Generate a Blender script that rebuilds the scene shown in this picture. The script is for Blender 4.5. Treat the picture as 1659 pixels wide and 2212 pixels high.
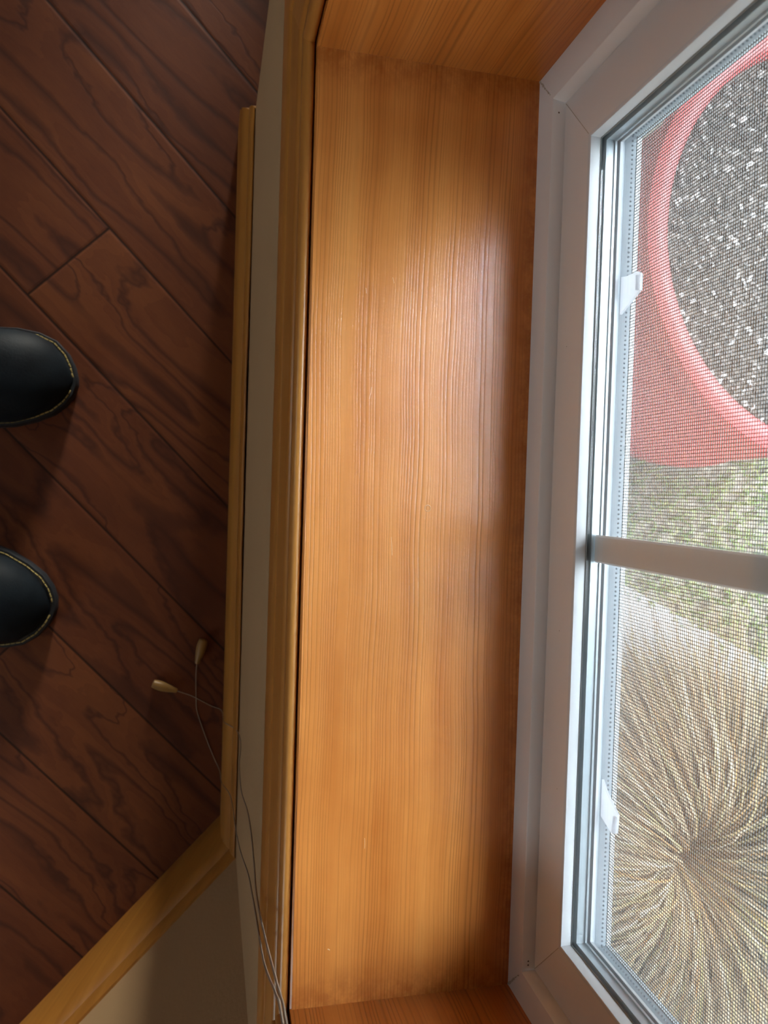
import bpy, math, random
from mathutils import Vector, Matrix
random.seed(7)
for o in list(bpy.data.objects):
    bpy.data.objects.remove(o)
S = bpy.context.scene
C = S.collection
PI = math.pi

# ------------------------------------------------------------------ camera
cam = bpy.data.cameras.new('camera')
cam.sensor_fit = 'VERTICAL'
cam.sensor_height = 36.0
cam.lens = 1661.07 * 36.0 / 2212.0
cam.clip_start = 0.01
cam.dof.use_dof = True
cam.dof.focus_distance = 0.37
cam.dof.aperture_fstop = 22.0
camo = bpy.data.objects.new('camera', cam)
C.objects.link(camo)
camo.matrix_world = Matrix(((0.97452, -0.02488, -0.22291, -0.03880),
                            (0.03107, 0.99922, 0.02427, -0.18218),
                            (0.22213, -0.03058, 0.97454, 0.31853),
                            (0, 0, 0, 1)))
S.camera = camo
S.view_settings.view_transform = 'Standard'
S.view_settings.look = 'None'
S.view_settings.gamma = 1.0
S.view_settings.use_curve_mapping = False
S.view_settings.exposure = 2.08
S.cycles.use_denoising = True
S.cycles.max_bounces = 14
S.cycles.diffuse_bounces = 6
S.cycles.transparent_max_bounces = 24
S.cycles.sample_clamp_indirect = 8.0


# ------------------------------------------------------------------ node helper
class T:
    def __init__(s, tree):
        s.t = tree
        tree.nodes.clear()

    def n(s, typ, **kw):
        nd = s.t.nodes.new(typ)
        for k, v in kw.items():
            setattr(nd, k, v)
        return nd

    def put(s, sock, v):
        if v is None:
            return
        if isinstance(v, bpy.types.NodeSocket):
            s.t.links.new(v, sock)
        elif isinstance(v, (tuple, list)) and len(v) == 3 and sock.type == 'RGBA':
            sock.default_value = (*v, 1)
        else:
            sock.default_value = v

    def m(s, op, a, b=None, c=None, clamp=False):
        nd = s.n('ShaderNodeMath', operation=op, use_clamp=clamp)
        for i, v in enumerate((a, b, c)):
            s.put(nd.inputs[i], v)
        return nd.outputs[0]

    def xyz(s, x, y, z):
        nd = s.n('ShaderNodeCombineXYZ')
        for i, v in enumerate((x, y, z)):
            s.put(nd.inputs[i], v)
        return nd.outputs[0]

    def pos(s):
        g = s.n('ShaderNodeNewGeometry')
        sp = s.n('ShaderNodeSeparateXYZ')
        s.t.links.new(g.outputs['Position'], sp.inputs[0])
        return sp.outputs[0], sp.outputs[1], sp.outputs[2]

    def noise(s, vec, scale=1.0, detail=3.0, rough=0.55):
        nd = s.n('ShaderNodeTexNoise')
        s.put(nd.inputs['Vector'], vec)
        nd.inputs['Scale'].default_value = scale
        nd.inputs['Detail'].default_value = detail
        nd.inputs['Roughness'].default_value = rough
        return nd.outputs['Fac']

    def mr(s, v, a, b, c=0.0, d=1.0, smooth=False):
        nd = s.n('ShaderNodeMapRange')
        if smooth:
            nd.interpolation_type = 'SMOOTHSTEP'
        s.put(nd.inputs[0], v)
        for i, k in enumerate((a, b, c, d)):
            nd.inputs[i + 1].default_value = k
        return nd.outputs[0]

    def mix(s, f, a, b, mode='MIX'):
        nd = s.n('ShaderNodeMix', data_type='RGBA', blend_type=mode)
        s.put(nd.inputs[0], f)
        s.put(nd.inputs[6], a)
        s.put(nd.inputs[7], b)
        return nd.outputs[2]

    def ramp(s, f, stops):
        nd = s.n('ShaderNodeValToRGB')
        cr = nd.color_ramp
        while len(cr.elements) < len(stops):
            cr.elements.new(0.5)
        for e, (p, c) in zip(cr.elements, stops):
            e.position = p
            e.color = (*c, 1)
        s.put(nd.inputs[0], f)
        return nd.outputs[0]

    def bump(s, h, strength=0.3, dist=0.001):
        nd = s.n('ShaderNodeBump')
        nd.inputs['Strength'].default_value = strength
        nd.inputs['Distance'].default_value = dist
        s.put(nd.inputs['Height'], h)
        return nd.outputs[0]

    def bsdf(s, col, rough=0.5, normal=None, spec=0.5, coat=0.0, coat_rough=0.1, metal=0.0, sheen=0.0, trans=0.0):
        b = s.n('ShaderNodeBsdfPrincipled')
        s.put(b.inputs['Base Color'], col)
        s.put(b.inputs['Roughness'], rough)
        b.inputs['Specular IOR Level'].default_value = spec
        b.inputs['Coat Weight'].default_value = coat
        b.inputs['Coat Roughness'].default_value = coat_rough
        b.inputs['Metallic'].default_value = metal
        b.inputs['Sheen Weight'].default_value = sheen
        if normal is not None:
            s.put(b.inputs['Normal'], normal)
        return b.outputs[0]

    def out(s, sh):
        o = s.n('ShaderNodeOutputMaterial')
        s.t.links.new(sh, o.inputs[0])


def new_mat(name):
    m = bpy.data.materials.new(name)
    m.use_nodes = True
    return m, T(m.node_tree)


def plain(name, col, rough=0.5, spec=0.5, var=0.06, scale=40.0, bump=0.0, bscale=300.0, coat=0.0, metal=0.0):
    m, t = new_mat(name)
    x, y, z = t.pos()
    v = t.xyz(x, y, z)
    f = t.noise(v, scale, 3)
    c = t.mix(f, tuple(max(0, k * (1 - var)) for k in col), tuple(min(1, k * (1 + var)) for k in col))
    nm = t.bump(t.noise(v, bscale, 2), bump, 0.001) if bump else None
    t.out(t.bsdf(c, rough, nm, spec, coat, 0.15, metal))
    return m


# ------------------------------------------------------------------ world
w = bpy.data.worlds.new('sky')
S.world = w
w.use_nodes = True
t = T(w.node_tree)
tc = t.n('ShaderNodeTexCoord')
sp = t.n('ShaderNodeSeparateXYZ')
t.t.links.new(tc.outputs['Generated'], sp.inputs[0])
skyc = t.ramp(t.m('MULTIPLY_ADD', sp.outputs[2], 0.5, 0.5), [(0.0, (.25, .27, .22)), (0.49, (.35, .38, .34)), (0.53, (1.45, 1.6, 1.7)), (0.75, (1.05, 1.25, 1.4)), (1.0, (.70, .92, 1.12))])
cl = t.mr(t.noise(tc.outputs['Generated'], 2.2, 4, 0.6), 0.42, 0.68, 0.0, 1.0, True)
skyc = t.mix(t.m('MULTIPLY', cl, t.mr(sp.outputs[2], 0.0, 0.3)), skyc, (1.8, 1.9, 2.0))
# broad bright patch of thin cloud in front of the hidden sun
dt = t.n('ShaderNodeVectorMath', operation='DOT_PRODUCT')
t.t.links.new(tc.outputs['Generated'], dt.inputs[0])
dt.inputs[1].default_value = Vector((.41, .30, .86)).normalized()
lobe = t.mr(dt.outputs['Value'], math.cos(math.radians(30)), math.cos(math.radians(9)), 0.0, 1.0, True)
skyc = t.mix(lobe, skyc, (10.4, 11.4, 12.4))
dt = t.n('ShaderNodeVectorMath', operation='DOT_PRODUCT')
t.t.links.new(tc.outputs['Generated'], dt.inputs[0])
dt.inputs[1].default_value = Vector((.128, .112, .3185)).normalized()
core = t.mr(dt.outputs['Value'], math.cos(math.radians(12)), math.cos(math.radians(3)), 0.0, 1.0, True)
skyc = t.mix(core, skyc, (30, 32, 36))
# bright sky lobe added low down to light the angled wall
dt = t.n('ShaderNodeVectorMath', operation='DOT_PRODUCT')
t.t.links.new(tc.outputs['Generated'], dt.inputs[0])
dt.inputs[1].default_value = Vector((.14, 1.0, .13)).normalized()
low_lobe = t.mr(dt.outputs['Value'], math.cos(math.radians(12)), math.cos(math.radians(5)), 0.0, 1.0, True)
skyc = t.mix(low_lobe, skyc, (58, 54, 47))
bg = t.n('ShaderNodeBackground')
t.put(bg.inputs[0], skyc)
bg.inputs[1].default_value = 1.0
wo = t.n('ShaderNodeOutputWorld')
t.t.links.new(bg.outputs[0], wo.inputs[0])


# ------------------------------------------------------------------ mesh helpers
class MB:
    def __init__(s):
        s.v = []
        s.f = []

    def add(s, vs, fs):
        k = len(s.v)
        s.v += [tuple(p) for p in vs]
        s.f += [tuple(i + k for i in f) for f in fs]
        return s

    def box(s, x0, x1, y0, y1, z0, z1):
        vs = [(x, y, z) for z in (z0, z1) for y in (y0, y1) for x in (x0, x1)]
        return s.add(vs, [(0, 2, 3, 1), (4, 5, 7, 6), (0, 1, 5, 4), (2, 6, 7, 3), (0, 4, 6, 2), (1, 3, 7, 5)])

    def prism(s, poly, lo, hi, axis='Z'):
        def P(a, b, h):
            return {'Z': (a, b, h), 'X': (h, a, b), 'Y': (a, h, b)}[axis]
        n = len(poly)
        vs = [P(a, b, lo) for a, b in poly] + [P(a, b, hi) for a, b in poly]
        return s.add(vs, [tuple(range(n))[::-1], tuple(range(n, 2 * n))] + [(i, (i + 1) % n, (i + 1) % n + n, i + n) for i in range(n)])

    def tube(s, pts, r, n=8):
        pts = [Vector(p) for p in pts]
        k = len(s.v)
        up = Vector((0.3, 0.2, 1)).normalized()
        N = len(pts)
        a = None
        for i, p in enumerate(pts):
            d = (pts[min(i + 1, N - 1)] - pts[max(i - 1, 0)])
            if d.length < 1e-9:
                d = Vector((0, 0, 1))
            d.normalize()
            if a is None:
                a = d.cross(up).normalized()
            else:
                a = (a - d * a.dot(d)).normalized()
            b = d.cross(a)
            rr = r[i] if isinstance(r, (list, tuple)) else r
            for j in range(n):
                q = 2 * PI * j / n
                s.v.append(tuple(p + a * math.cos(q) * rr + b * math.sin(q) * rr))
        for i in range(N - 1):
            for j in range(n):
                s.f.append((k + i * n + j, k + i * n + (j + 1) % n, k + (i + 1) * n + (j + 1) % n, k + (i + 1) * n + j))
        s.f.append(tuple(k + j for j in range(n))[::-1])
        s.f.append(tuple(k + (N - 1) * n + j for j in range(n)))
        return s

    def lathe(s, prof, M=Matrix(), n=48, closed=False):
        k = len(s.v)
        for r, z in prof:
            for j in range(n):
                q = 2 * PI * j / n
                s.v.append(tuple(M @ Vector((r * math.cos(q), r * math.sin(q), z))))
        L = len(prof)
        for i in range(L if closed else L - 1):
            i2 = (i + 1) % L
            for j in range(n):
                s.f.append((k + i * n + j, k + i * n + (j + 1) % n, k + i2 * n + (j + 1) % n, k + i2 * n + j))
        return s

    def build(s, name, mat, parent=None, smooth=False, origin=None):
        me = bpy.data.meshes.new(name)
        o = bpy.data.objects.new(name, me)
        C.objects.link(o)
        base = Vector((0, 0, 0))
        if parent is not None:
            p = parent
            while p is not None:
                base += Vector(p.location)
                p = p.parent
            o.parent = parent
            vs = [tuple(Vector(v) - base) for v in s.v]
        elif origin is not None:
            o.location = origin
            vs = [tuple(Vector(v) - Vector(origin)) for v in s.v]
        else:
            vs = s.v
        me.from_pydata(vs, [], s.f)
        me.materials.append(mat)
        if smooth:
            me.polygons.foreach_set('use_smooth', [True] * len(me.polygons))
            if smooth == 'auto':
                me.set_sharp_from_angle(angle=math.radians(35))
        me.update()
        return o


def empty(name, loc, label=None, cat=None, group=None, kind=None):
    o = bpy.data.objects.new(name, None)
    o.empty_display_size = 0.02
    C.objects.link(o)
    o.location = loc
    return tag(o, label, cat, group, kind)


def tag(o, label=None, cat=None, group=None, kind=None):
    if label: o['label'] = label
    if cat: o['category'] = cat
    if group: o['group'] = group
    if kind: o['kind'] = kind
    return o


def ring(mb, prof, rect, closed=True, sides=(0, 1, 2, 3), outward=False):
    """sweep a profile of (x, inset) round the rectangle (y0, y1, z0, z1), mitred corners"""
    y0, y1, z0, z1 = rect
    def cs(x, i):
        return [(x, y0 + i, z0 + i), (x, y1 - i, z0 + i), (x, y1 - i, z1 - i), (x, y0 + i, z1 - i)]
    n = len(prof)
    for sd in sides:
        a, b = sd, (sd + 1) % 4
        vs = [cs(x, i)[a] for x, i in prof] + [cs(x, i)[b] for x, i in prof]
        fs = []
        for k in range(n if closed else n - 1):
            k2 = (k + 1) % n
            fs.append((k, k2, k2 + n, k + n))
        if closed and len(sides) < 4:
            fs.append(tuple(range(n)))
            fs.append(tuple(range(n, 2 * n))[::-1])
        mb.add(vs, fs)
    return mb


def catmull(pts, sub=6):
    P = [Vector(p) for p in pts]
    P = [P[0] * 2 - P[1]] + P + [P[-1] * 2 - P[-2]]
    out = []
    for i in range(1, len(P) - 2):
        for k in range(sub):
            u = k / sub
            a, b, c, d = P[i - 1], P[i], P[i + 1], P[i + 2]
            out.append(0.5 * ((2 * b) + (c - a) * u + (2 * a - 5 * b + 4 * c - d) * u * u + (3 * b - a - 3 * c + d) * u ** 3))
    out.append(P[-2])
    return out


# ------------------------------------------------------------------ materials
def fir(name, light, mid, dark, pitch=0.0016, rough=0.32, wob=1.0, along='YZ', across='X', line=1.0, bump=0.10, edge=False, coat=0.0):
    """straight grained softwood: across/along are world axes"""
    m, t = new_mat(name)
    x, y, z = t.pos()
    if across == 'X':
        a, l = x, t.m('ADD', y, t.m('MULTIPLY', z, 1.0))
    elif across == 'Z':
        a, l = t.m('ADD', z, x), y
    else:
        a, l = t.m('ADD', y, x), z
    w1 = t.noise(t.xyz(t.m('MULTIPLY', a, 9.0), t.m('MULTIPLY', l, 5.0), 0.3), 1, 2, 0.5)
    w2 = t.noise(t.xyz(t.m('MULTIPLY', a, 60.0), t.m('MULTIPLY', l, 22.0), 2.3), 1, 2, 0.5)
    a2 = t.m('ADD', a, t.m('MULTIPLY', t.m('SUBTRACT', w1, 0.5), 0.012 * wob))
    a2 = t.m('ADD', a2, t.m('MULTIPLY', t.m('SUBTRACT', w2, 0.5), 0.0012 * wob))
    vary = t.noise(t.xyz(t.m('MULTIPLY', a2, 70.0), 0.7, t.m('MULTIPLY', l, .3)), 1, 2)
    ph = t.m('ADD', t.m('DIVIDE', a2, pitch), t.m('MULTIPLY', vary, 9.0))
    sn = t.m('MULTIPLY_ADD', t.m('SINE', t.m('MULTIPLY', ph, 2 * PI)), 0.5, 0.5)
    ln = t.m('POWER', sn, 4.0)
    amp = t.mr(t.noise(t.xyz(t.m('MULTIPLY', a2, 110.0), t.m('MULTIPLY', l, 4.0), 5.0), 1, 2), 0.35, 0.65, 0.1, 1.0)
    ln = t.m('MULTIPLY', ln, amp)
    fib = t.noise(t.xyz(t.m('MULTIPLY', a2, 2600.0), t.m('MULTIPLY', l, 60.0), 0.0), 1, 2, 0.6)
    broad = t.noise(t.xyz(t.m('MULTIPLY', a2, 48.0), t.m('MULTIPLY', l, 1.6), 8.0), 1, 3, 0.6)
    blot = t.noise(t.xyz(t.m('MULTIPLY', a, 22.0), t.m('MULTIPLY', l, 12.0), 4.0), 1, 3, 0.6)
    tone = t.m('ADD', t.m('MULTIPLY', broad, 0.7), t.m('MULTIPLY', blot, 0.3))
    c = t.ramp(t.mr(tone, 0.33, 0.67), [(0, dark), (0.5, mid), (1, light)])
    c = t.mix(t.m('MULTIPLY', ln, 0.34 * line), c, tuple(k * 0.42 for k in dark))
    c = t.mix(t.m('MULTIPLY', t.mr(fib, 0.35, 0.7), 0.16), c, tuple(k * 0.6 for k in dark))
    if edge:
        # old varnish and stain built up along the joints with the side boards
        e1 = t.mr(y, -0.020, -0.001, 0.0, 1.0, True)
        e2 = t.mr(y, -0.380, -0.4005, 0.0, 1.0, True)
        e3 = t.mr(x, 0.088, 0.0975, 0.0, 1.0, True)
        e = t.m('MAXIMUM', t.m('MAXIMUM', e1, e2), e3)
        blob = t.noise(t.xyz(t.m('MULTIPLY', x, 160.0), t.m('MULTIPLY', y, 120.0), 0), 1, 3, 0.7)
        e = t.m('MULTIPLY', e, t.mr(blob, 0.3, 0.6))
        c = t.mix(t.m('MULTIPLY', e, 0.5), c, (dark[0] * 0.55, dark[1] * 0.4, dark[2] * 0.35))
    h = t.m('ADD', t.m('MULTIPLY', ln, -1.0), t.m('MULTIPLY', fib, 0.35))
    nm = t.bump(h, bump, 0.0004)
    t.out(t.bsdf(c, rough, nm, 0.5, coat, 0.2))
    return m


M_sill = fir('sill_fir', (.80, .345, .090), (.71, .270, .060), (.53, .165, .028), edge=True, rough=0.27, line=1.25, bump=0.16)
M_jamb = fir('jamb_fir', (.66, .26, .065), (.55, .19, .036), (.42, .12, .018), pitch=0.0022, wob=1.2, line=1.8, rough=0.3, bump=0.16)
M_case_h = fir('casing_oak', (.56, .25, .055), (.50, .21, .042), (.42, .165, .030), pitch=0.004, across='Z', line=0.5, rough=0.30, bump=0.05, wob=.3)
M_case_v = fir('casing_oak_upright', (.56, .25, .055), (.50, .21, .042), (.42, .165, .030), pitch=0.004, across='Y', line=0.5, rough=0.30, bump=0.05, wob=.3)
M_base = fir('baseboard_oak', (.52, .24, .045), (.44, .19, .034), (.34, .13, .020), pitch=0.005, across='Z', line=0.35, rough=0.35, bump=0.04)
M_tassel = fir('tassel_wood', (.36, .21, .07), (.30, .17, .05), (.24, .12, .03), pitch=0.003, line=0.3, rough=0.4)

M_vinyl = plain('white_vinyl', (.70, .68, .67), 0.38, 0.5, 0.03, 14, 0.03, 900)
M_outer = plain('dimmed_vinyl', (.50, .53, .56), 0.45, 0.5, 0.08, 60)  # vinyl colour lowered to hold back its daylight highlight
M_bead = plain('bead_vinyl', (.62, .64, .66), 0.4, 0.5, 0.04, 30)
M_grime = plain('grimy_seam', (.16, .12, .09), 0.8)
M_caulk = plain('old_caulk', (.45, .40, .33), 0.7, bump=0.4, bscale=700)
M_gasket = plain('grey_gasket', (.30, .33, .33), 0.5)
M_spacer = plain('spacer_metal', (.42, .47, .50), 0.28, 0.6, metal=0.4)
M_scrframe = plain('screen_frame_paint', (.44, .49, .53), 0.5, 0.4, 0.06, 220)
M_wire = plain('screen_wire', (.055, .06, .06), 0.5, 0.4, 0.1)
M_spline = plain('screen_spline', (.20, .24, .27), 0.7)
m, t = new_mat('pull_tab_plastic')
tl = t.n('ShaderNodeBsdfTranslucent'); tl.inputs[0].default_value = (.86, .87, .9, 1)
mx = t.n('ShaderNodeMixShader'); mx.inputs[0].default_value = 0.75
t.t.links.new(t.bsdf((.82, .82, .86), 0.35), mx.inputs[1]); t.t.links.new(tl.outputs[0], mx.inputs[2])
t.out(mx.outputs[0])
M_tab = m
M_cord = plain('cord_white', (.40, .32, .25), 0.85, 0.2, 0.2, 900, 0.5, 2500)
M_headrail = plain('headrail_white', (.7, .66, .6), 0.5)

m, t = new_mat('window_glass')
lw = t.n('ShaderNodeLayerWeight'); lw.inputs[0].default_value = 0.5
frs = t.m('MULTIPLY_ADD', t.m('POWER', lw.outputs['Facing'], 5.0), 0.96, 0.04)
tr = t.n('ShaderNodeBsdfTransparent'); tr.inputs[0].default_value = (.975, .985, .98, 1)
gl = t.n('ShaderNodeBsdfGlossy'); gl.inputs['Roughness'].default_value = 0.0
ms = t.n('ShaderNodeMixShader')
t.t.links.new(frs, ms.inputs[0]); t.t.links.new(tr.outputs[0], ms.inputs[1]); t.t.links.new(gl.outputs[0], ms.inputs[2])
t.out(ms.outputs[0])
M_glass = m

# floor planks, laid diagonally
m, t = new_mat('cherry_planks')
x, y, z = t.pos()
u = t.m('SUBTRACT', t.m('MULTIPLY', x, 0.6984), t.m('MULTIPLY', y, 0.7157))
v = t.m('ADD', t.m('MULTIPLY', x, 0.7157), t.m('MULTIPLY', y, 0.6984))
PW = 0.1175
q = t.m('DIVIDE', t.m('ADD', v, 0.1542), PW)
idn = t.m('FLOOR', q)
fv = t.m('SUBTRACT', q, idn)
uq = t.m('DIVIDE', t.m('SUBTRACT', t.m('ADD', u, 0.1835), t.m('MULTIPLY', idn, 0.71)), 1.2)
ui = t.m('FLOOR', uq)
fu = t.m('SUBTRACT', uq, ui)
ed = t.m('MULTIPLY', t.m('MINIMUM', fv, t.m('SUBTRACT', 1.0, fv)), PW)
eu = t.m('MULTIPLY', t.m('MINIMUM', fu, t.m('SUBTRACT', 1.0, fu)), 1.2)
ee = t.m('MINIMUM', ed, eu)
wn = t.n('ShaderNodeTexWhiteNoise', noise_dimensions='2D')
t.put(wn.inputs['Vector'], t.xyz(idn, ui, 0))
rnd = wn.outputs['Value']
off = t.m('MULTIPLY', rnd, 37.0)
us = t.m('ADD', t.m('MULTIPLY', u, 2.8), off)
vs_ = t.m('ADD', t.m('MULTIPLY', v, 13.0), off)
wr = t.noise(t.xyz(t.m('MULTIPLY', u, 16.0), t.m('MULTIPLY', v, 30.0), off), 1, 3, 0.6)
fld = t.noise(t.xyz(t.m('ADD', us, t.m('MULTIPLY', wr, 0.45)), t.m('ADD', vs_, t.m('MULTIPLY', wr, 0.22)), off), 1, 1.0, 0.4)
k1 = t.m('FRACT', t.m('MULTIPLY', fld, 10.0))
line = t.m('ABSOLUTE', t.m('SUBTRACT', k1, 0.5))
wid = t.mr(t.noise(t.xyz(us, vs_, 9.0), 1.7, 2), 0.35, 0.65, 0.08, 0.34)
ln = t.m('SUBTRACT', 1.0, t.m('DIVIDE', line, wid), clamp=True)
ln = t.m('POWER', ln, 0.8)
shade = t.m('MULTIPLY', k1, 1.0)
fib = t.noise(t.xyz(t.m('MULTIPLY', u, 90.0), t.m('MULTIPLY', v, 700.0), off), 1, 3, 0.6)
mott = t.noise(t.xyz(t.m('MULTIPLY', u, 9.0), t.m('MULTIPLY', v, 26.0), off), 1, 4, 0.6)
c = t.ramp(t.mr(t.m('ADD', t.m('MULTIPLY', mott, 0.6), t.m('MULTIPLY', rnd, 0.25)), 0.2, 0.65), [(0, (.112, .034, .017)), (0.5, (.162, .051, .022)), (1, (.225, .076, .028))])
c = t.mix(t.m('MULTIPLY', shade, 0.28), c, (.10, .028, .016))
c = t.mix(t.m('MULTIPLY', fib, 0.22), c, (.07, .02, .012))
c = t.mix(t.m('MULTIPLY', ln, 0.65), c, (.040, .014, .012))
seam = t.mr(ee, 0.0006, 0.0018, 1.0, 0.0, True)
c = t.mix(t.m('MULTIPLY', seam, 0.85), c, (.018, .007, .005))
bev = t.mr(ee, 0.0, 0.004, 0.0, 1.0, True)
h = t.m('ADD', t.m('MULTIPLY', bev, 0.55), t.m('ADD', t.m('MULTIPLY', fib, 0.10), t.m('MULTIPLY', t.m('ADD', mott, t.m('MULTIPLY', ln, -0.3)), 0.5)))
t.out(t.bsdf(c, t.mr(fib, 0.3, 0.7, 0.45, 0.6), t.bump(h, 0.45, 0.0012), 0.22))
M_floor = m

# painted drywall with a faint orange peel
m, t = new_mat('beige_wall_paint')
x, y, z = t.pos()
vv = t.xyz(x, y, z)
c = t.mix(t.noise(vv, 5, 3), (.44, .29, .150), (.50, .335, .18))
t.out(t.bsdf(c, 0.75, t.bump(t.noise(vv, 260, 3), 0.35, 0.0012), 0.25))
M_wall = m
M_ceil = plain('ceiling_white', (.72, .69, .63), 0.9, 0.2)
M_siding = plain('exterior_siding', (.55, .52, .46), 0.8)

# ------------------------------------------------------------------ the room
FZ = -0.60
CZ = 1.85
XW = -0.001
CY = -0.5737                      # inner corner with the angled wall
EY = 0.212                        # outer corner
mb = MB().prism([(XW, EY), (XW, CY), (-.903, -1.51), (-4, -1.51), (-4, 2.2), (.95, 2.2), (.95, 1.0), (.10, 1.0), (.10, EY)][::-1], FZ - 0.05, FZ)
tag(mb.build('floor', M_floor), 'dark red-brown wood plank floor laid on the diagonal', 'floor', kind='structure')
mb = MB().prism([(-4.15, -1.7), (.40, -1.7), (.40, .85), (1.15, .85), (1.15, 2.4), (-4.15, 2.4)], CZ, CZ + 0.12)
tag(mb.build('ceiling', M_ceil), 'plain pale ceiling above the room', 'ceiling', kind='structure')

WH = 0.95                         # window height
Y0, Y1 = -0.4013, 0.0             # opening between the side boards
mb = MB()
XO = 0.138
mb.box(XW, XO, -0.5737, Y0 - 0.012, FZ - .25, CZ)
mb.box(XW, XO, Y1 + 0.012, EY, FZ - .25, CZ)
mb.box(XW, XO, Y0 - 0.012, Y1 + 0.012, FZ - .25, -0.012)
mb.box(XW, XO, Y0 - 0.012, Y1 + 0.012, WH + 0.012, CZ)
tag(mb.build('wall_window', M_wall), 'beige painted wall strip under the window', 'wall', kind='structure')
# angled wall
d = Vector((-.6937, -.7203, 0)); nrm = Vector((.7203, -.6937, 0))
A = Vector((XW, CY, 0)); B = A + d * 1.30
A2 = A + nrm * 0.12 + Vector((0.05, 0.05, 0)); B2 = B + nrm * 0.12
mb = MB().prism([(A.x, A.y), (B.x, B.y), (B2.x, B2.y), (XO, CY - .10), (XO, CY)], FZ - 0.25, CZ)
tag(mb.build('wall_angled', M_wall), 'beige painted wall turning away at an angle, lower left', 'wall', kind='structure')
# side wall beyond the outer corner, then an unseen step-out and far window shaped to light the angled wall
mb = MB()
mb.prism([(.10, EY), (.10, 1.0), (.95, 1.0), (.95, .90), (XO, .90), (XO, EY)], FZ - .25, CZ)
mb.build('wall_right', M_wall)['kind'] = 'structure'
mb = MB()
mb.box(-4.15, .13, 2.2, 2.34, FZ - .25, CZ)
mb.box(.56, 1.09, 2.2, 2.34, FZ - .25, CZ)
mb.box(.13, .56, 2.2, 2.34, FZ - .25, -.50)
mb.box(.13, .56, 2.2, 2.34, 1.65, CZ)
mb.build('wall_far', M_wall)['kind'] = 'structure'
MB().box(.95, 1.09, .90, 2.2, FZ - .25, CZ).build('wall_nook', M_wall)['kind'] = 'structure'
mb = MB()
mb.box(-4.15, -4.0, -1.51, -.1, FZ, CZ)
mb.box(-4.15, -4.0, .5, 2.2, FZ, CZ)
mb.box(-4.15, -4.0, -.1, .5, FZ, .2)
mb.box(-4.15, -4.0, -.1, .5, 1.0, CZ)
mb.build('wall_left', M_wall)['kind'] = 'structure'
mb = MB()
mb.box(-4.15, -2.3, -1.66, -1.51, FZ, CZ)
mb.box(-1.4, B.x, -1.66, -1.51, FZ, CZ)
mb.box(-2.3, -1.4, -1.66, -1.51, FZ, 0.0)
mb.box(-2.3, -1.4, -1.66, -1.51, 1.3, CZ)
mb.build('wall_back', M_wall)['kind'] = 'structure'
for nm, r, yp in (('window_2', (.13, .56, -.50, 1.65), 2.27), ('window_3', (-2.3, -1.4, 0.0, 1.3), -1.585)):
    e = empty(nm, (0, 0, 0), kind='structure')
    mb = MB(); ring(mb, [(-.02, 0), (-.02, .05), (.02, .05), (.02, 0)], r)
    g = MB().box(-.002, .002, r[0] + .045, r[1] - .045, r[2] + .045, r[3] - .045)
    for q_, n_, mt in ((mb, 'frame', M_vinyl), (g, 'glass_pane', M_glass)):
        q_.v = [(p[1], p[0] + yp, p[2]) for p in q_.v]
        q_.build(n_, mt, e)

e = empty('fill_window', (0, 0, 0), kind='structure')  # unseen window added to brighten the room-facing frame and trim
mb = MB(); ring(mb, [(-4.10, 0), (-4.10, .05), (-4.06, .05), (-4.06, 0)], (-.1, .5, .2, 1.0)); mb.build('frame', M_vinyl, e)
MB().box(-4.082, -4.078, -.055, .455, .245, .955).build('glass_pane', M_glass, e)

# baseboards: moulded profile (distance from wall, height)
BP = [(0, 0), (.0145, 0), (.0150, .004), (.0150, .062), (.0135, .066), (.0135, .070), (.0120, .074), (.0090, .080), (.0062, .083), (.0062, .089), (.0045, .096), (.0025, .0995), (0, .1)]
def gap_base(name, p0, p1, n, dr, e0, e1, label):
    prof = BP[:-2] + [(.0030, .0990), (.0018, .1), (.0008, .0990), (.0008, .070)]
    L = (p1 - p0).length
    mb = MB(); k = len(prof); NS = 60
    for i in range(NS + 1):
        tt = i / NS
        yy = p0.y + (p1.y - p0.y) * tt
        g = .0013 * max(0, 1 - ((yy + .14) / .20) ** 2) * (0.85 + .15 * math.sin(yy * 70))
        sh = e0 * (1 - tt) + e1 * tt
        if 0 < i < NS: sh = 0
        for a, h_ in prof:
            gg = g if h_ > .06 else 0
            p = p0 + dr * (L * tt) + n * (a + gg * (h_ - .06) / .04 if gg else a) + Vector((0, 0, FZ + h_))
            if i in (0, NS): p += dr * (a * sh)
            mb.v.append(tuple(p))
    for i in range(NS):
        for j in range(k - 1):
            mb.f.append((i * k + j, i * k + j + 1, (i + 1) * k + j + 1, (i + 1) * k + j))
    mb.f.append(tuple(range(k))); mb.f.append(tuple(range(NS * k, NS * k + k))[::-1])
    o = mb.build(name, M_base, smooth='auto')
    return tag(o, label, 'baseboard', kind='structure')
def sweep_base(name, p0, p1, n, e0, e1, label, gap=False):
    """p0->p1 along the wall face, n = into the room, e0/e1 = mitre shift per unit of thickness"""
    p0 = Vector(p0); p1 = Vector(p1); n = Vector(n); dr = (p1 - p0).normalized()
    if gap:
        return gap_base(name, p0, p1, n, dr, e0, e1, label)
    k = len(BP)
    vs = [p0 + n * a + dr * (a * e0) + Vector((0, 0, FZ + h_)) for a, h_ in BP] + [p1 + n * a + dr * (a * e1) + Vector((0, 0, FZ + h_)) for a, h_ in BP]
    fs = [(i, i + 1, i + 1 + k, i + k) for i in range(k - 1)] + [tuple(range(k)), tuple(range(k, 2 * k))[::-1]]
    o = MB().add(vs, fs).build(name, M_base, smooth='auto')
    tag(o, label, 'baseboard', kind='structure')
    return o
tn = math.tan(math.radians(22.0))
sweep_base('baseboard_window', (XW, CY, 0), (XW, EY, 0), (-1, 0, 0), tn, 1.0, 'honey wood baseboard under the window wall', True)
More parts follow.
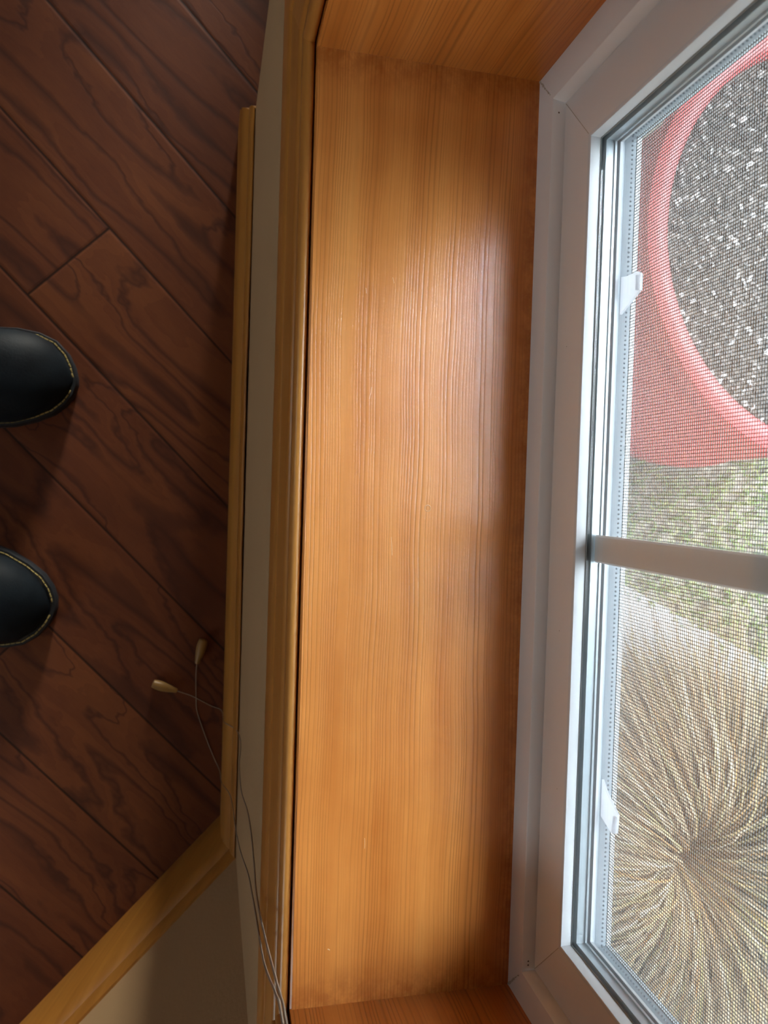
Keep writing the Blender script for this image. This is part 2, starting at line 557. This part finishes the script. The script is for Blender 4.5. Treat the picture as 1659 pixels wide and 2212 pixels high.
sweep_base('baseboard_angled', (A.x, A.y, 0), (B.x, B.y, 0), (-nrm.x, -nrm.y, 0), tn, 0, 'honey wood baseboard running down to the lower left corner')
sweep_base('baseboard_return', (XW, EY, 0), (.10, EY, 0), (0, 1, 0), -1.0, 0, 'honey wood baseboard returning round the outer corner')

# ------------------------------------------------------------------ the window
W1 = empty('window_1', (0, (Y0 + Y1) / 2, 0), 'white vinyl window in a deep honey-coloured wood surround', 'window', kind='structure')
R = (Y0, Y1, 0.0, WH)
# sill and jamb boards (slightly eased front edges)
def board(x0, x1, pts_rect, name, mat, label=None):
    y0, y1, z0, z1 = pts_rect
    mb = MB()
    e = 0.0007
    if abs(z1 - z0) < abs(y1 - y0):      # lies flat, top visible
        mb.prism([(x0 + e, z1), (x1, z1), (x1, z0), (x0 + e, z0), (x0, z0 + e), (x0, z1 - e)], y0, y1, 'Y')
    else:
        s_ = y0 if name == 'jamb_a' else None
        mb.box(x0, x1, y0, y1, z0, z1)
    o = mb.build(name.split('_a')[0].split('_b')[0], mat, W1)
    if label: o['label'] = label
    return o
board(0.0, 0.0985, (Y0, Y1, -0.018, 0.0), 'sill', M_sill, 'orange-brown fir sill board with long straight grain')
mb = MB()
for (a_, b_, r_) in (((.0431, -.0962), (.0428, -.1040), .00009), ((.0232, -.0964), (.0235, -.0987), .00012), ((.0271, -.1376), (.0262, -.1427), .00010),
                     ((.0346, -.0911), (.0353, -.0934), .00010), ((.0154, -.3767), (.0163, -.3772), .00022), ((.0375, -.2007), (.0382, -.2086), .00008), ((.0300, -.3300), (.0301, -.3345), .00009)):
    mb.tube([(a_[0], a_[1], .00002), ((a_[0] + b_[0]) / 2 + .0001, (a_[1] + b_[1]) / 2, .00004), (b_[0], b_[1], .00002)], r_, 5)
mb.build('scratch', plain('bare_wood_scratch', (.80, .52, .28), .7), W1)['label'] = 'tiny pale scratches in the sill varnish'
MB().lathe([(.0011, .0), (.0013, .00012), (.0015, .0)], Matrix.Translation((.0533, -.188, 0)), 16).build('dent', plain('dent_edge', (.62, .30, .11), .5), W1)
MB().box(0.0, 0.0985, Y1, Y1 + 0.0118, -0.018, WH + .0118).build('jamb', M_jamb, W1)
MB().box(0.0, 0.0985, Y0 - 0.0118, Y0, -0.018, WH + .0118).build('jamb', M_jamb, W1)
MB().box(0.0, 0.0985, Y0, Y1, WH, WH + 0.0118).build('head_jamb', M_jamb, W1)
# casing, mitred, insets measured outwards from the opening
CP = [(-.0003, -.0052), (-.0005, -.0036), (-.0011, -.0029), (-.0021, -.0025), (-.0032, -.0026), (-.0043, -.0034), (-.0051, -.0050), (-.0054, -.0068), (-.0053, -.0086), (-.0046, -.0102), (-.0043, -.0108),
      (-.0058, -.0118), (-.0064, -.0128), (-.0067, -.0160), (-.0072, -.0230), (-.0079, -.0290), (-.0079, -.0305), (-.0088, -.0315),
      (-.0094, -.0360), (-.0098, -.0440), (-.0097, -.0520), (-.0088, -.0560), (-.0070, -.0574), (XW, -.0574)]
for sd, mt, lb in ((0, M_case_h, 'moulded casing strip under the sill'), (1, M_case_v, 'upright moulded casing at the top left of the photo'), (2, M_case_h, None), (3, M_case_v, None)):
    mb = MB(); ring(mb, CP, R, True, (sd,))
    o = mb.build('casing', mt, W1, smooth='auto')
    if lb: o['label'] = lb
# outer frame
FP = [(.0985, -.0118), (.0980, -.0005), (.0980, .0143), (.0984, .0148), (.1024, .0160), (.1075, .0158), (.1075, .0150), (.1365, .0150), (.1365, -.0118)]
mb = MB(); ring(mb, FP, R)
mb.build('frame', M_vinyl, W1, smooth='auto')
# sash
SP = [(.1045, .0163), (.1031, .0163), (.1028, .0168), (.1022, .0392), (.1026, .0400), (.1030, .0400), (.1030, .036), (.117, .036), (.1170, .0163)]
mb = MB(); ring(mb, SP, R)
sash = mb.build('sash', M_vinyl, W1, smooth='auto')
mb = MB(); ring(mb, [(.1021, .0396), (.1021, .0402), (.1025, .0409), (.1062, .0413), (.1066, .0411), (.1066, .0360), (.1031, .0360), (.1031, .0396)], R)
mb.build('glazing_bead', M_bead, sash, smooth='auto')['label'] = 'narrow bevelled bead against the glass, bright with daylight'
mb = MB(); ring(mb, [(.1066, .0380), (.1066, .0414), (.1068, .0417), (.1070, .0414), (.1070, .0380)], R)
mb.build('gasket', M_gasket, sash)
gi = 0.0414
for xa in (.1071, .1131):
    MB().box(xa, xa + .0012, Y0 + gi, Y1 - gi, gi, WH - gi).build('glass_pane', M_glass, sash)
mb = MB(); ring(mb, [(.1084, .0380), (.1084, .0424), (.1092, .0424), (.1092, .0417), (.1122, .0417), (.1122, .0424), (.1130, .0424), (.1130, .0380)], R)
mb.build('spacer', M_spacer, sash)
mb = MB(); ring(mb, [(.1144, .0360), (.1144, .0424), (.1158, .0420), (.1162, .0408), (.1168, .0360)], R)
mb.build('outer_bead', M_outer, sash)
mb = MB()
ym = -0.2013
mb.prism([(.1095, ym - .0047), (.1095, ym + .0047), (.1100, ym + .0054), (.1112, ym + .0054), (.1117, ym + .0047), (.1117, ym - .0047), (.1112, ym - .0054), (.1100, ym - .0054)], .0432, WH - .0432, 'Z')
mb.build('grille_bar', M_vinyl, sash)['label'] = 'flat white divider bar between the two panes'
# weld seams in the sash corners and shallow grime in the frame corners
mb = MB()
for (ya, yb, sg) in ((Y1 - .0172, Y1 - .0398, 1), (Y0 + .0172, Y0 + .0398, -1)):
    za, zb = .0172, .0398
    q_ = 0.00022
    mb.add([(.10265, ya, za - q_), (.10265, ya, za + q_), (.10215, yb, zb + q_), (.10215, yb, zb - q_)], [(0, 1, 2, 3)])
    mb.add([(.10262, ya, za - q_), (.10262, ya, za + q_), (.10212, yb, zb + q_), (.10212, yb, zb - q_)], [(3, 2, 1, 0)])
mb.build('weld_seam', M_caulk, sash)
mb = MB()
for yc, sg in ((Y1, -1), (Y0, 1)):
    for k in range(26):
        tt = k / 25
        a = (0.0145 * tt) if k < 20 else random.uniform(0, .003)
        yy = yc + sg * (a + .0004 + random.uniform(-.0002, .0002)); zz = a + .0004 + random.uniform(-.0002, .0002)
        r_ = random.uniform(.00025, .0006) * (1.4 - tt)
        mb.lathe([(0.00001, .0002), (r_ * .7, .00012), (r_, 0)], Matrix.Translation((.0979, yy, zz)) @ Matrix.Rotation(-PI / 2, 4, 'Y'), 8)
mb.build('corner_caulk', M_caulk, W1)
mb = MB()
for yy, zz in ((-.0205, .0157), (-.3815, .0157), (-.3832, .0157)):
    mb.lathe([(0.00001, .0001), (.0004, 0)], Matrix.Translation((.1003, yy, zz)), 8)
for yy, zz in ((-.236, .030), (-.30, .033), (-.12, .027)):
    mb.lathe([(0.00001, .0001), (.0002, 0)], Matrix.Translation((.1022, yy, zz)) @ Matrix.Rotation(-PI / 2, 4, 'Y'), 8)
mb.build('dirt_speck', M_grime, W1)

# ------------------------------------------------------------------ insect screen (lifts out)
SX = .1250
scr = empty('insect_screen', (SX, (Y0 + Y1) / 2, .0162), 'dark wire insect screen in a pale frame just outside the glass', 'window screen')
mb = MB(); ring(mb, [(SX - .0062, .0165), (SX - .0062, .0335), (SX - .0058, .0344), (SX - .0050, .0346), (SX - .0046, .0341), (SX - .0040, .0341), (SX - .0036, .0347), (SX - .0004, .0360), (SX + .0004, .0362), (SX + .0020, .0362), (SX + .0020, .0165)], R)
fro = mb.build('screen_frame', M_scrframe, scr, smooth='auto')
mb = MB()
yy = Y0 + .036
while yy < Y1 - .035:
    mb.lathe([(0.00001, .00035), (.00035, .0002), (.0005, -.0002)], Matrix.Translation((SX - .0014, yy, .0357)), 6)
    yy += .00185
zz = .036
while zz < WH - .035:
    for yq, sg in ((Y0 + .0357, -1), (Y1 - .0357, 1)):
        mb.lathe([(0.00001, .00035), (.00035, .0002), (.0005, -.0002)], Matrix.Translation((SX - .0014, yq, zz)) @ Matrix.Rotation(sg * PI / 2, 4, 'X'), 6)
    zz += .00185
mb.build('spline', M_spline, fro)['kind'] = 'stuff'
mb = MB()
rw = .00012
yy = Y0 + .0362
while yy < Y1 - .0362:
    mb.box(SX - rw, SX + rw, yy - rw, yy + rw, .0340, WH - .034)
    yy += .00122
zz = .0364
while zz < WH - .0362:
    mb.box(SX - rw + .0001, SX + rw + .0001, Y0 + .034, Y1 - .034, zz - rw, zz + rw)
    zz += .00116
mb.build('screen_mesh', M_wire, scr)
def tab(poly, lip0, lip1):
    mb = MB().prism(poly, SX - .0046, SX - .0036, 'X')
    o = mb.build('pull_tab', M_tab, scr)
    mb = MB().tube([(SX - .0050, lip0[0], lip0[1]), (SX - .0050, lip1[0], lip1[1])], .0009, 8)
    mb.build('folded_lip', M_tab, o, True)
tab([(-.0925, .036), (-.0932, .0399), (-.0935, .0480), (-.0948, .0503), (-.1012, .0504), (-.1020, .0482), (-.1075, .036)], (-.0955, .0495), (-.1010, .0495))
tab([(-.2960, .036), (-.2998, .0396), (-.3030, .0449), (-.3054, .0489), (-.3131, .0481), (-.3142, .0446), (-.3110, .036)], (-.3064, .0480), (-.3128, .0473))

# ------------------------------------------------------------------ blind and its cords
blind = empty('window_blind', (-.028, -.2, WH + .01), 'window blind with two thin pale cords ending in wooden tassels on the floor', 'window blind')
MB().box(-.045, -.0105, Y0 - .02, Y1 + .02, WH + .01, WH + .05).build('headrail', M_headrail, blind)
def cord(pts, tip, direction, label):
    pp = catmull(pts, 6)
    c_ = MB().tube(pp, .00045, 6).build('pull_cord', M_cord, blind, True)
    c_['label'] = label
    dr = Vector(direction).normalized()
    zq = Vector((0, 0, 1)).rotation_difference(dr).to_matrix().to_4x4()
    prof = [(.0001, 0), (.0019, .0002), (.0026, .0012), (.0030, .004), (.0042, .009), (.0052, .015), (.0056, .020), (.0054, .0245), (.0049, .0270), (.0047, .0285), (.0040, .0292), (.0022, .0288), (.0018, .0270), (.0001, .0268)]
    MB().lathe(prof, Matrix.Translation(tip) @ zq, 24).build('tassel', M_tassel, c_, 'auto')['label'] = 'small turned wooden tassel'
c1 = [(-.0473, -.3866, -.5935), (-.0479, -.4020, -.5975), (-.0470, -.4286, -.5993), (-.0454, -.4444, -.5993), (-.0357, -.4726, -.5990), (-.0262, -.4962, -.5980), (-.0185, -.5085, -.582), (-.0165, -.5108, -.55), (-.0102, -.4861, -.4474), (-.0108, -.4579, -.3148), (-.0112, -.4332, -.2166), (-.0116, -.4001, -.1168), (-.0120, -.3881, -.0684), (-.0120, -.3824, -.0365), (-.0120, -.3769, -.0000), (-.0120, -.3688, .0250), (-.0120, -.3559, .0565), (-.0120, -.3499, .0772), (-.0125, -.346, .14), (-.014, -.345, .4), (-.015, -.345, .962)]
c2 = [(-.0683, -.4178, -.5935), (-.0560, -.4235, -.5985), (-.0484, -.4272, -.5993), (-.0303, -.4373, -.5993), (-.0200, -.4415, -.5990), (-.0172, -.4412, -.585), (-.0168, -.4390, -.56), (-.0160, -.4375, -.532), (-.0080, -.4370, -.512), (-.0028, -.4360, -.49), (-.0040, -.4194, -.3981), (-.0075, -.4172, -.3410), (-.0098, -.4052, -.2536), (-.0105, -.3814, -.1607), (-.0112, -.3722, -.1090), (-.0115, -.3729, -.0721), (-.0120, -.3734, -.0477), (-.0120, -.3705, -.0215), (-.0120, -.3640, .0079), (-.0120, -.3560, .0384), (-.0120, -.3476, .0682), (-.0120, -.3430, .0874), (-.0128, -.339, .14), (-.015, -.338, .4), (-.016, -.338, .96)]
cord(c1, (-.0473, -.3866, -.5940), (.0072, .029, .0003), 'thin pale blind cord whose small wooden tassel lies nearer the baseboard')
cord(c2, (-.0683, -.4178, -.5940), (-.0274, .0095, .0003), 'thin pale blind cord curling over the baseboard to the tassel farther from the wall')

# ------------------------------------------------------------------ shoes
m, t = new_mat('navy_leather')
x, y, z = t.pos(); vv = t.xyz(x, y, z)
c = t.mix(t.mr(t.noise(vv, 26, 4), 0.35, 0.7), (.004, .006, .009), (.009, .014, .019))
t.out(t.bsdf(c, 0.58, t.bump(t.noise(vv, 420, 3), 0.35, 0.0008), 0.12))
M_leather = m
M_rubber = plain('dark_rubber', (.010, .013, .018), 0.6, 0.4)
M_thread = plain('ochre_thread', (.36, .28, .10), 0.8)
M_lining = plain('shoe_lining', (.05, .045, .04), 0.9)

def make_shoe(tip, ang, mirror, label):
    """toe tip on the floor, pointing along +x rotated by ang"""
    e = empty('leather_clog', (tip[0], tip[1], FZ), label, 'shoe', None)
    ca, sa = math.cos(ang), math.sin(ang)
    LN = .285
    # half widths on each side (big-toe side, little-toe side) against distance back from the tip
    ks = [(0, .004, .004), (.003, .016, .015), (.010, .030, .026), (.022, .0425, .037), (.040, .050, .046), (.062, .053, .053), (.085, .052, .056), (.11, .048, .055), (.15, .041, .047), (.19, .037, .040), (.235, .036, .037), (.265, .030, .030), (.280, .016, .016), (.285, .004, .004)]
    def hw(s_, side):
        for i in range(len(ks) - 1):
            if ks[i][0] <= s_ <= ks[i + 1][0]:
                u_ = (s_ - ks[i][0]) / (ks[i + 1][0] - ks[i][0])
                return ks[i][side] * (1 - u_) + ks[i + 1][side] * u_
        return .003
    def W(s_, a, h_):
        a *= mirror
        return (tip[0] - s_ * ca - a * sa, tip[1] - s_ * sa + a * ca, FZ + h_)
    stat = [0, .001, .003, .006, .010, .016, .022, .030, .040, .050, .062, .073, .085, .098, .11, .13, .15, .17, .19, .21, .235, .25, .265, .273, .280, .2835, .285]
    def outline(grow):
        L_ = [(s_, hw(s_, 1)) for s_ in stat]; R_ = [(s_, -hw(s_, 2)) for s_ in stat[::-1]]
        pts = L_ + R_
        n_ = len(pts); out = []
        for i, (s_, a) in enumerate(pts):
            p, q2 = pts[i - 1], pts[(i + 1) % n_]
            dx, dy = q2[0] - p[0], q2[1] - p[1]
            l_ = math.hypot(dx, dy) or 1
            out.append((s_ + dy / l_ * -grow * -1 * -1, a + dx / l_ * grow))
        return out
    # sole: three stacked outlines
    mb = MB()
    lay = [(0.0, -.0015), (.003, 0.0), (.016, 0.0), (.019, -.0012)]
    n_ = len(stat) * 2
    for h_, g_ in lay:
        mb.v += [W(s_, a, h_) for s_, a in outline(g_)]
    for k in range(len(lay) - 1):
        for i in range(n_):
            mb.f.append((k * n_ + i, k * n_ + (i + 1) % n_, (k + 1) * n_ + (i + 1) % n_, (k + 1) * n_ + i))
    mb.f.append(tuple(range(n_))); mb.f.append(tuple(range(3 * n_, 4 * n_))[::-1])
    mb.build('sole', M_rubber, e, 'auto')
    # upper: arched cross sections; closed over the toe, open at the ankle
    def top(s_):
        if s_ < .16: return .022 + .043 * (1 - math.exp(-s_ / .026)) * 1.0 + .10 * max(0, s_ - .04) * .55
        return .072
    mb = MB(); NA = 22
    secs = [s_ for s_ in stat if s_ <= .17]
    for s_ in secs:
        wl, wr_ = max(hw(s_, 1) - .0052, .0012), max(hw(s_, 2) - .0052, .0012)
        s2 = s_ + .0052 if s_ < .02 else s_ + .0052 * max(0, 1 - (s_ - .02) / .03)
        for j in range(NA + 1):
            th = PI * j / NA
            cx_, sx_ = math.cos(th), math.sin(th)
            a = (wl if cx_ > 0 else wr_) * (abs(cx_) ** .85) * (1 if cx_ > 0 else -1)
            h_ = .018 + (top(s_) - .018) * (sx_ ** .75) * (min(1, (s_ / .004) ** .5) if s_ < .004 else 1)
            mb.v.append(W(s2, a, h_))
    for i in range(len(secs) - 1):
        for j in range(NA):
            mb.f.append((i * (NA + 1) + j, i * (NA + 1) + j + 1, (i + 1) * (NA + 1) + j + 1, (i + 1) * (NA + 1) + j))
    # quarters and heel counter
    k0 = len(mb.v)
    loop = [(s_, hw(s_, 1) - .004, 1) for s_ in stat if .16 <= s_ <= .28] + [(.2815, 0.0, 0)] + [(s_, -(hw(s_, 2) - .004), -1) for s_ in stat[::-1] if .16 <= s_ <= .28]
    for s_, a, sg in loop:
        for h_, inn in ((.018, 0), (.045, .001), (.075 if s_ > .2 else .070, .005)):
            mb.v.append(W(s_ - (inn if sg == 0 else 0), a - inn * sg, h_))
    for i in range(len(loop) - 1):
        for j in range(2):
            mb.f.append((k0 + i * 3 + j, k0 + i * 3 + 3 + j, k0 + i * 3 + 4 + j, k0 + i * 3 + 1 + j))
    up = mb.build('upper', M_leather, e, True)
    md = up.modifiers.new('thick', 'SOLIDIFY'); md.thickness = .0016; md.offset = -1
    # welt stitching: individual stitches laid round the toe and sides
    st = MB()
    ol = [p for p in outline(-.0040) if p[0] < .26]
    pts3 = [Vector(W(s_, a, .0203)) for s_, a in ol]
    # resample
    fine = []
    for i in range(len(pts3)):
        a_, b_ = pts3[i - 1], pts3[i]
        if i == 0: continue
        L2 = (b_ - a_).length
        if L2 > .05: continue
        nseg = max(1, int(L2 / .001))
        for q2 in range(nseg):
            fine.append(a_.lerp(b_, q2 / nseg))
    i = 0
    while i + 6 < len(fine):
        if (fine[i + 4] - fine[i]).length < .02:
            st.tube([fine[i], fine[i + 2] + Vector((0, 0, .0004)), fine[i + 4]], .0008, 5)
        i += 5
    o = st.build('welt_stitching', M_thread, e); o['label'] = 'ochre yellow thread'
    MB().prism([W(s_, a, 0)[:2] for s_, a in outline(-.006) if s_ > .02], FZ + .019, FZ + .0205).build('insole', M_lining, e)
    return e
make_shoe((-.1825, -.0700, 0), math.radians(-1.0), 1, 'dark navy leather shoe, the upper one, toe rounded toward the baseboard')
make_shoe((-.2000, -.3240, 0), math.radians(-14.0), -1, 'dark navy leather shoe, the lower one, near the wooden tassels')

# ------------------------------------------------------------------ outside
GZ = -0.72
m, t = new_mat('garden_soil')
x, y, z = t.pos(); vv = t.xyz(x, y, z)
n1 = t.noise(vv, 9, 5, 0.65); n2 = t.noise(vv, 90, 3, 0.7)
c = t.ramp(n1, [(0.25, (.07, .06, .04)), (0.5, (.12, .10, .07)), (0.75, (.18, .15, .12))])
c = t.mix(t.mr(n2, 0.4, 0.7), c, (.30, .27, .22))
t.out(t.bsdf(c, 0.95, t.bump(n2, 0.6, 0.01), 0.2))
M_soil = m
MB().prism([(.138, -6), (12, -6), (12, 8), (.138, 8)], GZ - .1, GZ).build('ground', M_soil)
tag(bpy.data.objects['ground'], 'brown garden soil outside the window', 'ground', kind='structure')
m, t = new_mat('pale_concrete')
x, y, z = t.pos(); vv = t.xyz(x, y, z)
n1 = t.noise(vv, 7, 5, 0.6); n2 = t.noise(vv, 160, 3, 0.7)
c = t.mix(n1, (.46, .49, .52), (.58, .61, .64)); c = t.mix(t.m('MULTIPLY', n2, 0.3), c, (.33, .33, .32))
t.out(t.bsdf(c, 0.9, t.bump(n2, 0.3, 0.002), 0.2))
M_conc = m
o = MB().prism([(.166, -.12), (.30, -.16), (.55, -.30), (.84, -.44), (2.5, -1.0), (2.5, -1.35), (.95, -.80), (.60, -.62), (.30, -.50), (.166, -.45)][::-1], GZ, GZ + .012).build('garden_path', M_conc)
tag(o, 'pale grey garden path between the lawn and the dry grass clump', 'path', kind='structure')


def island_mat(name, stops, rough=0.6, spec=0.3, trans=0.25):
    m, t = new_mat(name)
    g = t.n('ShaderNodeNewGeometry')
    c = t.ramp(g.outputs['Random Per Island'], stops)
    b = t.bsdf(c, rough, None, spec)
    if trans:
        tl = t.n('ShaderNodeBsdfTranslucent'); t.put(tl.inputs[0], c)
        mx = t.n('ShaderNodeMixShader'); mx.inputs[0].default_value = trans
        t.t.links.new(b, mx.inputs[1]); t.t.links.new(tl.outputs[0], mx.inputs[2])
        b = mx.outputs[0]
    t.out(b)
    return m


M_lawn = island_mat('lawn_blades', [(0, (.09, .16, .04)), (.35, (.15, .23, .06)), (.7, (.25, .31, .10)), (1, (.38, .38, .18))])
M_straw = island_mat('straw_blades', [(0, (.12, .08, .045)), (.25, (.24, .17, .10)), (.5, (.36, .28, .18)), (.68, (.30, .26, .12)), (.80, (.32, .16, .05)), (.90, (.40, .34, .25)), (1, (.48, .43, .33))], rough=0.5)
M_leaf = island_mat('leaf_green', [(0, (.06, .16, .05)), (.5, (.12, .30, .09)), (1, (.22, .42, .16))], rough=0.45)
M_chip = island_mat('potting_chips', [(0, (.022, .017, .015)), (.35, (.05, .038, .032)), (.62, (.09, .072, .062)), (.82, (.15, .125, .11)), (.92, (.34, .32, .31)), (1, (.80, .80, .83))], rough=0.55, trans=0)


def blade(mb, base, az, L, H, wd, droop=0.9, n=6, twist=0.0):
    ca, sa = math.cos(az), math.sin(az)
    k = len(mb.v)
    bend = random.gauss(0, .07)
    for i in range(n + 1):
        tt = i / n
        r_ = L * tt ** 1.05
        ca2, sa2 = math.cos(az + bend * tt), math.sin(az + bend * tt)
        z_ = H * math.sin(PI * droop * tt ** .8) + 0.0
        w_ = wd * (1 - tt ** 2.2) * .5 + .00015
        tl = math.sin(twist + tt * 1.5) * w_ * .7
        px, py, pz = base[0] + ca2 * r_, base[1] + sa2 * r_, base[2] + z_
        mb.v.append((px - sa2 * w_, py + ca2 * w_, pz + tl))
        mb.v.append((px + sa2 * w_, py - ca2 * w_, pz - tl))
    for i in range(n):
        mb.f.append((k + 2 * i, k + 2 * i + 1, k + 2 * i + 3, k + 2 * i + 2))


mb = MB()
for i in range(15000):
    x_ = random.uniform(.17, 1.5); y_ = random.uniform(-.75, .30)
    lim = -.12 - (x_ - .166) * .49 + random.uniform(-.025, .025)
    if y_ < lim or (x_ - .6434) ** 2 + (y_ - .1077) ** 2 < .245 ** 2: continue
    blade(mb, (x_, y_, GZ - .002), random.uniform(0, 2 * PI), random.uniform(.01, .03), random.uniform(.012, .035), random.uniform(.002, .004), .6, 2)
o = mb.build('lawn', M_lawn)
tag(o, 'short pale green lawn grass beneath the red pot', 'grass', kind='stuff')

CG = (.640, -.690)
mb = MB()
for i in range(8000):
    az = random.uniform(0, 2 * PI); r0 = abs(random.gauss(0, .028))
    L = random.choice((random.uniform(.10, .24), random.uniform(.20, .38), random.uniform(.24, .33)))
    H = random.uniform(.02, .15) * (1 if L > .2 else .8)
    a0 = az + random.gauss(0, .25)
    blade(mb, (CG[0] + math.cos(az) * r0, CG[1] + math.sin(az) * r0, GZ + random.uniform(.0, .02)), a0, L, H, random.uniform(.0010, .0026), random.uniform(.70, 1.0), 8, random.uniform(0, 3))
o = mb.build('ornamental_grass', M_straw, origin=(CG[0], CG[1], GZ))
tag(o, 'clump of straw-coloured ornamental grass with blades spreading from its centre', 'ornamental grass')

# red pot
m, t = new_mat('red_pot_plastic')
x, y, z = t.pos(); vv = t.xyz(x, y, z)
c = t.mix(t.noise(vv, 14, 4, 0.6), (.36, .038, .042), (.47, .060, .060))
t.out(t.bsdf(c, t.mr(t.noise(vv, 30, 3), 0.3, 0.7, 0.42, 0.55), t.bump(t.noise(vv, 120, 2), 0.1, 0.001), 0.4))
M_pot = m
PC = (.6434, .1077)
RZ = -.40
TM = Matrix.Translation((PC[0], PC[1], 0))
mb = MB().lathe([(.001, GZ + .006), (.222, GZ + .006), (.230, GZ + .001), (.236, GZ + .008), (.238, GZ + .03), (.236, GZ + .045), (.232, GZ + .052), (.228, RZ - .090), (.228, RZ - .045),
                 (.222, RZ - .045), (.215, RZ - .06), (.205, GZ + .03), (.001, GZ + .025)], TM, 96)
pot = mb.build('flower_pot', M_pot, smooth='auto', origin=(PC[0], PC[1], GZ))
tag(pot, 'large round red plastic flower pot standing outside on the lawn', 'flower pot')
mb = MB().lathe([(.2290, RZ - .040), (.2400, RZ - .040), (.2450, RZ - .036), (.2480, RZ - .028), (.2490, RZ - .014), (.2465, RZ - .005), (.2400, RZ - .001), (.2320, RZ), (.2260, RZ - .002), (.2225, RZ - .007), (.2215, RZ - .014), (.2205, RZ - .045)], TM, 96, True)
rim = mb.build('rim', M_pot, pot, 'auto')
m, t = new_mat('potting_mix')
x, y, z = t.pos(); vv = t.xyz(x, y, z)
n2 = t.noise(vv, 120, 5, 0.7)
c = t.ramp(n2, [(.3, (.02, .016, .013)), (.5, (.07, .055, .045)), (.7, (.19, .165, .145))])
t.out(t.bsdf(c, 0.9, t.bump(n2, 1.0, 0.006), 0.3))
M_mix = m
mb = MB()
SZ = RZ - .028
NR, NT = 20, 72
for i in range(NR + 1):
    for j in range(NT):
        r_ = .2215 * i / NR
        q2 = 2 * PI * j / NT
        mb.v.append((PC[0] + r_ * math.cos(q2), PC[1] + r_ * math.sin(q2), SZ + .006 * (1 - (i / NR) ** 2) + random.uniform(-.002, .002)))
for i in range(NR):
    for j in range(NT):
        mb.f.append((i * NT + j, i * NT + (j + 1) % NT, (i + 1) * NT + (j + 1) % NT, (i + 1) * NT + j))
o = mb.build('potting_soil', M_mix, smooth=True, origin=(PC[0], PC[1], SZ))
tag(o, 'dark potting soil filling the red pot', 'soil')
mb = MB()
for i in range(7500):
    r_ = .217 * math.sqrt(random.random()); q2 = random.uniform(0, 2 * PI)
    cx_, cy_ = PC[0] + r_ * math.cos(q2), PC[1] + r_ * math.sin(q2)
    cz_ = SZ + .006 * (1 - (r_ / .2215) ** 2) + random.uniform(.0, .005)
    a = random.uniform(.0014, .0055); b_ = a * random.uniform(.3, .8); h_ = a * random.uniform(.2, .5)
    rot = Matrix.Rotation(random.uniform(0, PI), 3, 'Z') @ Matrix.Rotation(random.gauss(0, .45), 3, 'X') @ Matrix.Rotation(random.gauss(0, .45), 3, 'Y')
    vs = []
    for (sx_, sy_, sz_) in ((1, 0, 0), (.3, 1, .1), (-.8, .7, 0), (-1, -.4, 0), (.2, -1, 0), (.1, .1, 1), (-.2, 0, -1)):
        p = rot @ Vector((sx_ * a * random.uniform(.7, 1.2), sy_ * b_, sz_ * h_))
        vs.append((cx_ + p.x, cy_ + p.y, cz_ + p.z))
    mb.add(vs, [(0, 1, 5), (1, 2, 5), (2, 3, 5), (3, 4, 5), (4, 0, 5), (1, 0, 6), (2, 1, 6), (3, 2, 6), (4, 3, 6), (0, 4, 6)])
o = mb.build('bark_chips', M_chip)
tag(o, 'brown, grey and white chips scattered over the soil of the red pot', 'mulch', kind='stuff')

# leafy plant behind the pot, seen at the top right
mb = MB()
LP = (.745, .500)
for i in range(420):
    az = random.uniform(0, 2 * PI); el = random.uniform(.1, 1.2); rr = random.uniform(.02, .12)
    cx_, cy_, cz_ = LP[0] + rr * math.cos(az), LP[1] + rr * math.sin(az), GZ + .02 + rr * math.sin(el) * .9
    L = random.uniform(.018, .035); wd = L * .36; ya = az + random.gauss(0, .6)
    dx, dy = math.cos(ya), math.sin(ya); dz = random.uniform(-.3, .4)
    vs = []
    for tt, ww in ((0, .05), (.25, .8), (.5, 1), (.8, .55), (1, .03)):
        for sg in (-1, 1):
            vs.append((cx_ + dx * L * tt - dy * wd * ww * sg, cy_ + dy * L * tt + dx * wd * ww * sg, cz_ + dz * L * tt + .1 * wd * abs(ww) - .25 * L * tt * tt))
    mb.add(vs, [(2 * k, 2 * k + 1, 2 * k + 3, 2 * k + 2) for k in range(4)])
bush = empty('leafy_shrub', (LP[0], LP[1], GZ), 'small green leafy shrub behind the red pot', 'shrub')
mb.build('foliage', M_leaf, bush)
mb = MB()
for i in range(14):
    az = random.uniform(0, 2 * PI); rr = random.uniform(.05, .10)
    mb.tube([(LP[0], LP[1], GZ), (LP[0] + rr * .5 * math.cos(az), LP[1] + rr * .5 * math.sin(az), GZ + .05), (LP[0] + rr * math.cos(az), LP[1] + rr * math.sin(az), GZ + .12)], [.003, .002, .001], 5)
mb.build('stem', plain('stem_brown', (.16, .10, .05), .8), bush, True)

# ------------------------------------------------------------------ portals help sample the sky through the room's openings
def portal(name, loc, rot, sx, sy):
    l = bpy.data.lights.new(name, 'AREA'); l.shape = 'RECTANGLE'; l.size = sx; l.size_y = sy
    l.cycles.is_portal = True
    o = bpy.data.objects.new(name, l); C.objects.link(o); o.location = loc; o.rotation_euler = rot
portal('window_portal', (.145, (Y0 + Y1) / 2, WH / 2), (0, PI / 2, 0), WH, .40)
portal('far_portal', (.345, 2.36, .575), (-PI / 2, 0, 0), .43, 2.15)
portal('left_portal', (-4.16, .2, .6), (0, -PI / 2, 0), .8, .6)
portal('back_portal', (-1.85, -1.67, .65), (PI / 2, 0, PI), 0.9, 1.3)
